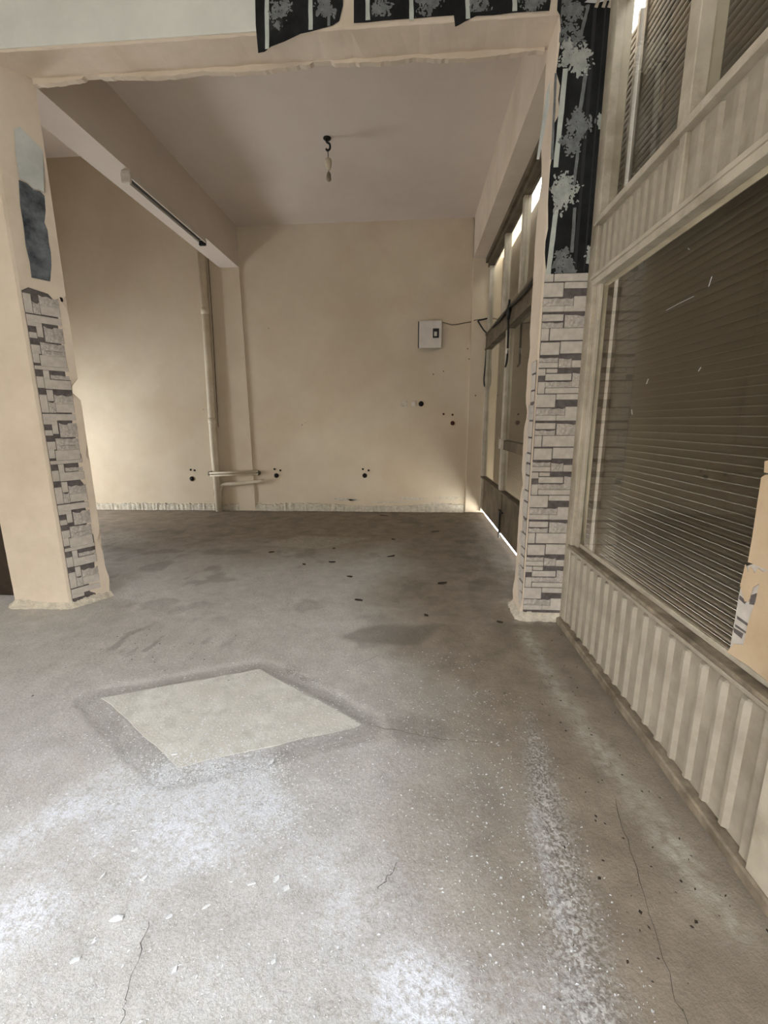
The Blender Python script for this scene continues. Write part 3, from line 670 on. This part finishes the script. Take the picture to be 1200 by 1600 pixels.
# ================================================================== ROLLER SHUTTERS
def slat_mesh(L_):
    """interlocking slat: bowed face with a small curled lip below; pitch 33 mm"""
    prof = [(.000, .0325), (-.0012, .031), (-.0030, .024), (-.0036, .016), (-.0030, .009), (-.0014, .0045), (-.0012, .0025), (-.0045, .0010), (-.0035, -.0010), (.001, -.001), (.003, .001), (.003, .0325)]
    bm = bmesh.new(); A = [bm.verts.new((x, 0, z)) for x, z in prof]; B = [bm.verts.new((x, L_, z)) for x, z in prof]; n = len(prof)
    for i in range(n): j = (i+1) % n; bm.faces.new((A[i], A[j], B[j], B[i]))
    bm.faces.new(A[::-1]); bm.faces.new(B); bmesh.ops.recalc_face_normals(bm, faces=bm.faces)
    me = bpy.data.meshes.new('slat'); bm.to_mesh(me); bm.free(); me.materials.append(M['shutter']); return me
def shutter(y0, y1, z0, z1, label):
    e = empty('roller_shutter', (1.13, y0, 0)); tag(e, label, 'shutter', 'closed roller shutters behind the shop front glass')
    me = slat_mesh(y1-y0); z = z0
    while z < z1:
        o = link('slat', me, None, e); o.location = (0, 0, z); z += .033
    for yy in (0, y1-y0): 
        g = box('guide_rail', (-.012, yy-.012, 0), (.02, yy+.012, z1+.03), 'shutter', e)
    box('bottom_bar', (-.012, 0, z0-.035), (.012, y1-y0, z0-.003), 'shutter', e)
    return e
shutter(YN, 2.63, .075, 3.29, 'brown slatted roller shutter behind the large front window')
shutter(2.70, 6.04, .075, 3.24, 'brown slatted roller shutter behind the back room door')

# ================================================================== BACK ROOM FITTINGS
def thing(name, loc, label, cat, group=None):
    e = empty(name, loc); tag(e, label, cat, group); bpy.context.view_layer.update(); return e
def part(o, e): o.parent = e; o.matrix_parent_inverse = e.matrix_world.inverted(); return o
# electrical panel
e = thing('electrical_panel', (.2, YW, 2.2), 'white electrical panel box with a small dark window on the back wall', 'fuse box')
part(box('body', (.055, YW-.085, 2.215), (.345, YW, 2.535), 'black', None, .004), e)
cv = part(box('cover', (.068, YW-.10, 2.20), (.362, YW-.085, 2.54), 'white_plastic', None, .006), e)
part(box('window_frame', (.245, YW-.106, 2.325), (.325, YW-.099, 2.44), 'black', None, .003), e)
part(box('breaker_switch', (.262, YW-.112, 2.345), (.300, YW-.104, 2.40), 'white_plastic', None, .003), e)
# cables
def cable(pts, r, mat, label, name='cable'):
    bm = bmesh.new(); tube_bm(bm, smooth_path(pts, 5), r, 8); o = from_bm(name, bm, mat, None, True); return tag(o, label, 'cable')
cable([(.37, YW-.012, 2.53), (.42, YW-.010, 2.52), (.52, YW-.006, 2.50), (.66, YW-.006, 2.52), (.74, YW-.012, 2.53), (.80, YW-.042, 2.545), (.90, YW-.042, 2.55)], .005, 'dark_frame', 'thin brown cable running from the electrical panel to the corner')
cable([(.945, YW-.05, 2.56), (.90, YW-.05, 2.55), (.83, YW-.05, 2.535), (.845, YW-.05, 2.50), (.90, YW-.055, 2.42), (.945, YW-.06, 2.36), (.945, YW-.065, 2.2), (.94, YW-.065, 2.0), (.93, YW-.065, 1.80), (.945, YW-.065, 1.71), (.955, YW-.09, 1.80)], .009, 'black', 'black cable looped in the corner beside the back window')
e = thing('transom_cable', (.915, 4.5, 2.3), 'black cable along the back door transom with a short hanging end', 'cable')
part(tube('cable', smooth_path([(.93, 5.5, 2.345), (.92, 4.9, 2.32), (.915, 4.55, 2.33), (.915, 4.1, 2.30), (.92, 3.5, 2.31), (.925, 2.95, 2.31)]), .012, 'black'), e)
part(tube('hanging_end', smooth_path([(.915, 4.52, 2.40), (.912, 4.52, 2.25), (.915, 4.50, 2.05), (.915, 4.49, 1.9), (.912, 4.50, 1.82), (.915, 4.56, 1.79)]), .010, 'black'), e)
part(tube('joint', [(.915, 4.52, 2.36), (.913, 4.52, 2.30), (.912, 4.52, 2.22)], [.016, .024, .014], 'black'), e)
part(tube('clip', [(.914, 4.497, 1.95), (.914, 4.497, 1.90)], .016, 'white_plastic'), e)
# drain pipe with branches
e = thing('drain_pipe', (-2.83, YW-.05, 0), 'cream painted drain pipe with low side branches on the back wall', 'pipe')
part(tube('riser', [(-2.83, YW-.058, -.01), (-2.83, YW-.058, 1.0), (-2.80, YW-.058, 2.2), (-2.77, YW-.058, 3.5)], .05, 'pipe', None, 16), e)
part(tube('joint', [(-2.82, YW-.06, 1.25), (-2.82, YW-.06, 1.33)], .056, 'pipe', None, 16), e)
part(tube('joint', [(-2.785, YW-.06, 2.68), (-2.785, YW-.06, 2.76)], .056, 'pipe', None, 16), e)
part(tube('branch', smooth_path([(-2.80, YW-.05, .20), (-2.79, YW-.052, .33), (-2.72, YW-.052, .385), (-2.5, YW-.055, .40), (-2.15, YW-.03, .435)]), .028, 'pipe', None, 12), e)
part(tube('thin_cable', smooth_path([(-2.705, YW-.02, 3.40), (-2.71, YW-.02, 3.2), (-2.72, YW-.018, 2.6), (-2.74, YW-.016, 2.0), (-2.76, YW-.016, 1.2)]), .004, 'debris'), e)
part(tube('bracket', smooth_path([(-2.90, YW-.01, .30), (-2.89, YW-.03, .22), (-2.85, YW-.05, .12), (-2.87, YW-.06, .0)]), .010, 'debris'), e)
for r_, za, zb in ((.016, .558, .575), (.013, .520, .538)): part(tube('cross_pipe', [(-2.89, YW-.135, za), (-2.22, YW-.04, zb)], r_, 'pipe', None, 10), e)
for x, yy in ((-2.89, .125), (-2.22, .03)): part(tube('elbow', [(x, YW-.002, .55), (x, YW-yy, .55)], [.03, .036], 'dark_frame'), e)
# sockets and switches
def socket(px, py, label, screws, mt='hole', r=.034):
    p = at_y(px, py, YW); e = thing('wall_socket_hole', (p.x, YW, p.z), label, 'socket', 'open socket holes in the back wall')
    part(tube('rim', [(p.x, YW-.006, p.z), (p.x, YW+.004, p.z)], r*1.12, 'cream_back', None, 16), e)
    part(tube('hole', [(p.x, YW-.0075, p.z), (p.x, YW+.004, p.z)], r, mt, None, 16), e)
    for sx, sy in screws:
        q = at_y(sx, sy, YW); part(tube('screw_hole', [(q.x, YW-.004, q.z), (q.x, YW+.004, q.z)], .015, 'rust' if mt == 'rust' else 'hole', None, 8), e)
socket(300, 748, 'open dark socket hole in the wall left of the drain pipe', [(298, 734), (304, 735)])
socket(432, 743, 'open dark socket hole just right of the thin horizontal pipe', [(429, 733), (438, 735)])
socket(570, 743, 'open dark socket hole low in the middle of the back wall', [(567, 733), (576, 735)])
socket(707, 661, 'rusty socket hole below two screw holes near the right corner', [(693, 647), (707, 648)], 'rust', .03)
e = thing('light_switch', (.1, YW, 1.5), 'pale square switch plate beside a round dark hole below the electrical panel', 'switch')
p = at_y(646, 631, YW)
part(box('plate', (p.x-.04, YW-.010, p.z-.042), (p.x+.04, YW, p.z+.042), 'pipe', None, .003), e)
part(box('rocker', (p.x-.026, YW-.014, p.z-.028), (p.x+.026, YW-.009, p.z+.028), 'white_plastic', None, .003), e)
p = at_y(632, 631, YW); part(box('bare_patch', (p.x-.05, YW-.003, p.z-.04), (p.x+.04, YW, p.z+.04), 'mortar', None, .001), e)
p = at_y(658, 631, YW); part(tube('hole', [(p.x, YW-.008, p.z), (p.x, YW+.003, p.z)], .036, 'hole', None, 16), e)
# fluorescent batten
e = thing('fluorescent_batten', (-2.335, 4.4, 3.2), 'long fluorescent light batten without tube under the beam', 'lamp')
part(box('housing', (-2.372, 3.80, 3.222), (-2.300, 5.10, 3.26), 'white_plastic', None, .004), e)
part(box('tube_slot', (-2.352, 3.87, 3.212), (-2.322, 5.04, 3.224), 'black'), e)
part(box('reflector_edge', (-2.378, 3.80, 3.200), (-2.366, 5.10, 3.228), 'white_plastic'), e); part(box('reflector_edge', (-2.306, 3.80, 3.200), (-2.294, 5.10, 3.228), 'white_plastic'), e)
part(box('lamp_holder', (-2.375, 3.79, 3.165), (-2.300, 3.825, 3.24), 'white_plastic', None, .006), e)
part(box('lamp_holder', (-2.375, 5.08, 3.175), (-2.300, 5.11, 3.24), 'black', None, .006), e)
# bulb holder on a hook
LX, LY = -.79, 4.40
e = thing('hanging_bulb_holder', (LX, LY, 3.75), 'empty bulb holder hanging from a dark ceiling hook', 'lamp')
part(tube('ceiling_hole', [(LX, LY, 3.756), (LX, LY, 3.742)], .035, 'hole', None, 12), e)
part(tube('hook', smooth_path([(LX-.01, LY, 3.755), (LX-.005, LY, 3.72), (LX+.022, LY, 3.70), (LX+.022, LY, 3.665), (LX, LY, 3.652), (LX-.012, LY, 3.665)]), .009, 'black'), e)
part(tube('cord', [(LX+.005, LY, 3.66), (LX+.006, LY, 3.44)], .0035, 'dark_frame'), e)
part(tube('terminal_block', [(LX+.006, LY, 3.585), (LX+.006, LY, 3.575), (LX+.006, LY, 3.54), (LX+.006, LY, 3.505), (LX+.006, LY, 3.495)], [.022, .031, .029, .018, .008], 'pipe', None, 12), e)
part(tube('bulb_holder', [(LX+.006, LY, 3.478), (LX+.006, LY, 3.465), (LX+.006, LY, 3.42), (LX+.006, LY, 3.41)], [.012, .019, .022, .014], 'sill', None, 12), e)
# peeling plaster along the foot of the back wall
bw = bpy.data.objects['wall_back']
bwf = lambda u, v, w: (u, YW-w, v)
bm_l = ragged('skirting_plaster', np.arange(-5.5, .74, .03), YW-.018, .0, lambda x: .02, 'cream_back', bw, .02)
bm_l.scale.z = 1
bpy.data.objects.remove(bm_l)
bm = bmesh.new(); prev = None
for x in np.arange(-5.55, .75, .025):
    h = .085+random.uniform(-.012, .012)+(.02*math.sin(x*3) if x > -2 else 0); t = .014+random.uniform(-.004, .006)
    cur = [bm.verts.new(q) for q in ((x, YW, h+.006), (x, YW-t, h), (x, YW-t-.004, -.02), (x, YW, -.02))]
    if prev:
        for i in range(4): j = (i+1) % 4; bm.faces.new((prev[i], prev[j], cur[j], cur[i]))
    prev = cur
tag(from_bm('baseboard_back', bm, 'mortar'), kind='structure')
for px, py, rx, rz in ((535, 780, .16, .022), (552, 781, .10, .02), (640, 779, .22, .018), (700, 778, .18, .022), (605, 785, .25, .012), (680, 787, .2, .015)):
    p = at_y(px, py, YW); sheet('flaked_plaster', blob(p.x, p.z, rx, rz, 14, .4), bwf, .001, 'mortar', bw, .003)
for px, py in ((677, 585), (693, 580), (420, 513), (472, 664), (731, 545), (733, 561), (743, 618), (318, 640), (477, 661)):
    p = at_y(px, py, YW if px < 725 else YW-.035); o = sheet('nail_hole', blob(p.x, p.z, .008, .008, 7), (bwf if px < 725 else lambda u, v, w: (u, YW-.035-w, v)), .0004, 'hole' if px > 600 else 'sill', bw, .0005)

# ================================================================== FLOOR LITTER
def chip_mesh(seed, lx, ly, th, mat):
    r = random.Random(seed); bm = bmesh.new(); n = r.choice((4, 5, 5, 6))
    t = [bm.verts.new((lx*math.cos(2*math.pi*k/n+.4)*r.uniform(.45, 1.3), ly*math.sin(2*math.pi*k/n+.4)*r.uniform(.45, 1.4), th*r.uniform(.7, 1.6))) for k in range(n)]
    q = [bm.verts.new((v.co.x*.95, v.co.y*.95, 0)) for v in t]
    bm.faces.new(t); bm.faces.new(q[::-1])
    for k in range(n): j = (k+1) % n; bm.faces.new((t[k], q[k], q[j], t[j]))
    bmesh.ops.recalc_face_normals(bm, faces=bm.faces)
    me = bpy.data.meshes.new('chip'); bm.to_mesh(me); bm.free(); me.materials.append(M[mat]); return me
CHIPL = ['largest white angular plaster chip on the dusty floor at the lower left', 'pointed white plaster chip nearest the long crack at the lower left', 'long thin white plaster sliver on the near corner of the pale slab', 'broad white plaster chip just beyond the near right edge of the pale slab',
         'slender white plaster chip left of a pair of chips below the slab', 'left one of two white plaster chips lying together below the slab', 'right one of two white plaster chips lying together below the slab', 'small white plaster chip above and left of the largest chip',
         'thin white plaster sliver between the largest chip and the chip pair', 'small white plaster chip close to the bottom right of the crack', 'small white plaster chip halfway down the floor right of the crack', 'small white plaster chip just above and right of the largest chip', 'thin white plaster chip directly right of the largest chip', 'white plaster chip at the lower edge of the white dust patch']
LITL = ['dark scrap on the floor at the pale threshold line in the opening', 'small dark scrap in front of the threshold near the dark floor stain', 'dark scrap on the back room floor below the middle socket hole', 'long dark scrap in the middle of the back room floor',
        'dark scrap on the back room floor nearest the stone clad pillar', 'dark scrap left of the middle of the back room floor', 'dark scrap just beyond the threshold left of centre', 'dark scrap on the floor at the foot of the stone clad pillar', 'dark scrap on the back room floor well left of centre',
        'leftmost dark scrap on the back room floor', 'dark scrap far right near the back room door', 'thin dark scrap along the foot of the back wall', 'dark scrap beside the pale triangular patch of back room floor']
FLR = lambda x, y: float(zz[min(max(np.searchsorted(gx, x), 0), nx-1), min(max(np.searchsorted(gy, y), 0), ny-1)])
for i, (px, py, s, asp) in enumerate(((182, 1432, .016, .5), (116, 1498, .014, .35), (272, 1176, .020, .25), (424, 1188, .014, .6), (392, 1378, .018, .3), (432, 1372, .012, .6), (447, 1385, .013, .6), (160, 1366, .012, .4), (322, 1414, .014, .3), (273, 1512, .011, .5), (427, 1500, .010, .4), (224, 1370, .010, .5), (265, 1430, .012, .3), (212, 1325, .012, .4))):
    where = CHIPL[i]
    p = at_z(px, py); o = link('plaster_chip', chip_mesh(i, s, s*asp, .0025, 'chip')); o.location = (p.x, p.y, FLR(p.x, p.y)+.001 if i not in (2, 3) else ZP+.0012); o.rotation_euler.z = random.uniform(.2, 1.4)
    tag(o, where, 'plaster chip', 'white plaster chips on the floor')
for i, (px, py, s, asp) in enumerate(((561, 937, .03, .5), (665, 960, .022, .4), (615, 842, .05, .3), (612, 868, .06, .22), (692, 910, .05, .4), (520, 877, .035, .35), (547, 900, .03, .35), (782, 971, .022, .4), (475, 881, .03, .4), (425, 862, .035, .35), (680, 830, .05, .25), (600, 805, .06, .15), (522, 856, .03, .3))):
    where = LITL[i]
    p = at_z(px, py); o = link('leaf_scrap', chip_mesh(40+i, s, s*asp, .006, 'debris')); o.location = (p.x, p.y, FLR(p.x, p.y)+.001); o.rotation_euler.z = random.uniform(-.5, .5)
    tag(o, where, 'litter', 'dark litter scraps in the back room')
def scatter(name, n, sampler, smin, smax, mat, label, cat, lift=.0012):
    vs_, fs = [], []
    for i in range(n):
        x, y = sampler(); s = random.uniform(smin, smax)**1; a = random.uniform(0, math.pi); asp = random.uniform(.25, .8); z = FLR(x, y)+lift
        if inside(np.array([x]), np.array([y]), PATCH)[0]: z = ZP+.0018
        k = len(vs_); c, s2 = math.cos(a), math.sin(a)
        for u, v, w in ((-s, 0, 0), (0, -s*asp, .0008), (s, 0, 0), (0, s*asp, .0012)): vs_.append((x+u*c-v*s2, y+u*s2+v*c, z+w))
        fs.append((k, k+1, k+2, k+3))
    me = bpy.data.meshes.new(name); me.from_pydata(vs_, [], fs); o = link(name, me, mat); tag(o, label, cat, kind='stuff'); return o
DZ = FP((235, 1205), (330, 1192), (420, 1200), (440, 1270), (330, 1330), (150, 1310), (130, 1260))
def s_dust():
    while True:
        q = random.random()
        if q < .55: c = random.choice(DZ[:4]); d = random.choice(DZ); t = random.random(); x, y = c[0]*(1-t)+d[0]*t+random.gauss(0, .05), c[1]*(1-t)+d[1]*t+random.gauss(0, .05)
        elif q < .75: x, y = random.gauss(-.75, .3), random.gauss(1.45, .2)
        else: x, y = random.uniform(-1.6, .4), random.uniform(.5, 2.2)
        if -3 < x < .9 and .3 < y < 2.6: return x, y
def s_near():
    while True:
        x, y = random.uniform(-1.7, .55), .35+1.5*random.random()**1.5
        if fbm(np.array([x]), np.array([y]), 2.5, 120)[0] + .25*(x > -.6) > .52: return x, y
scatter('pale_grit', 5200, s_near, .0012, .0040, 'grit', None, None).parent = floor
scatter('plaster_flakes', 6500, s_dust, .0014, .0055, 'chip', 'fine white plaster flakes strewn over the grey floor by the slab', 'plaster dust')
def s_dirt():
    q = random.random()
    if q < .5: return random.uniform(-2.2, .7), random.uniform(2.9, 5.9)
    if q < .85: return min(.9, random.gauss(.68, .16)), random.uniform(.4, 2.5)
    return random.gauss(-1.5, .3), random.gauss(2.2, .15)
scatter('dirt_crumbs', 420, s_dirt, .0015, .007, 'debris', 'dark dirt crumbs scattered over the floor along the shop front', 'dirt')
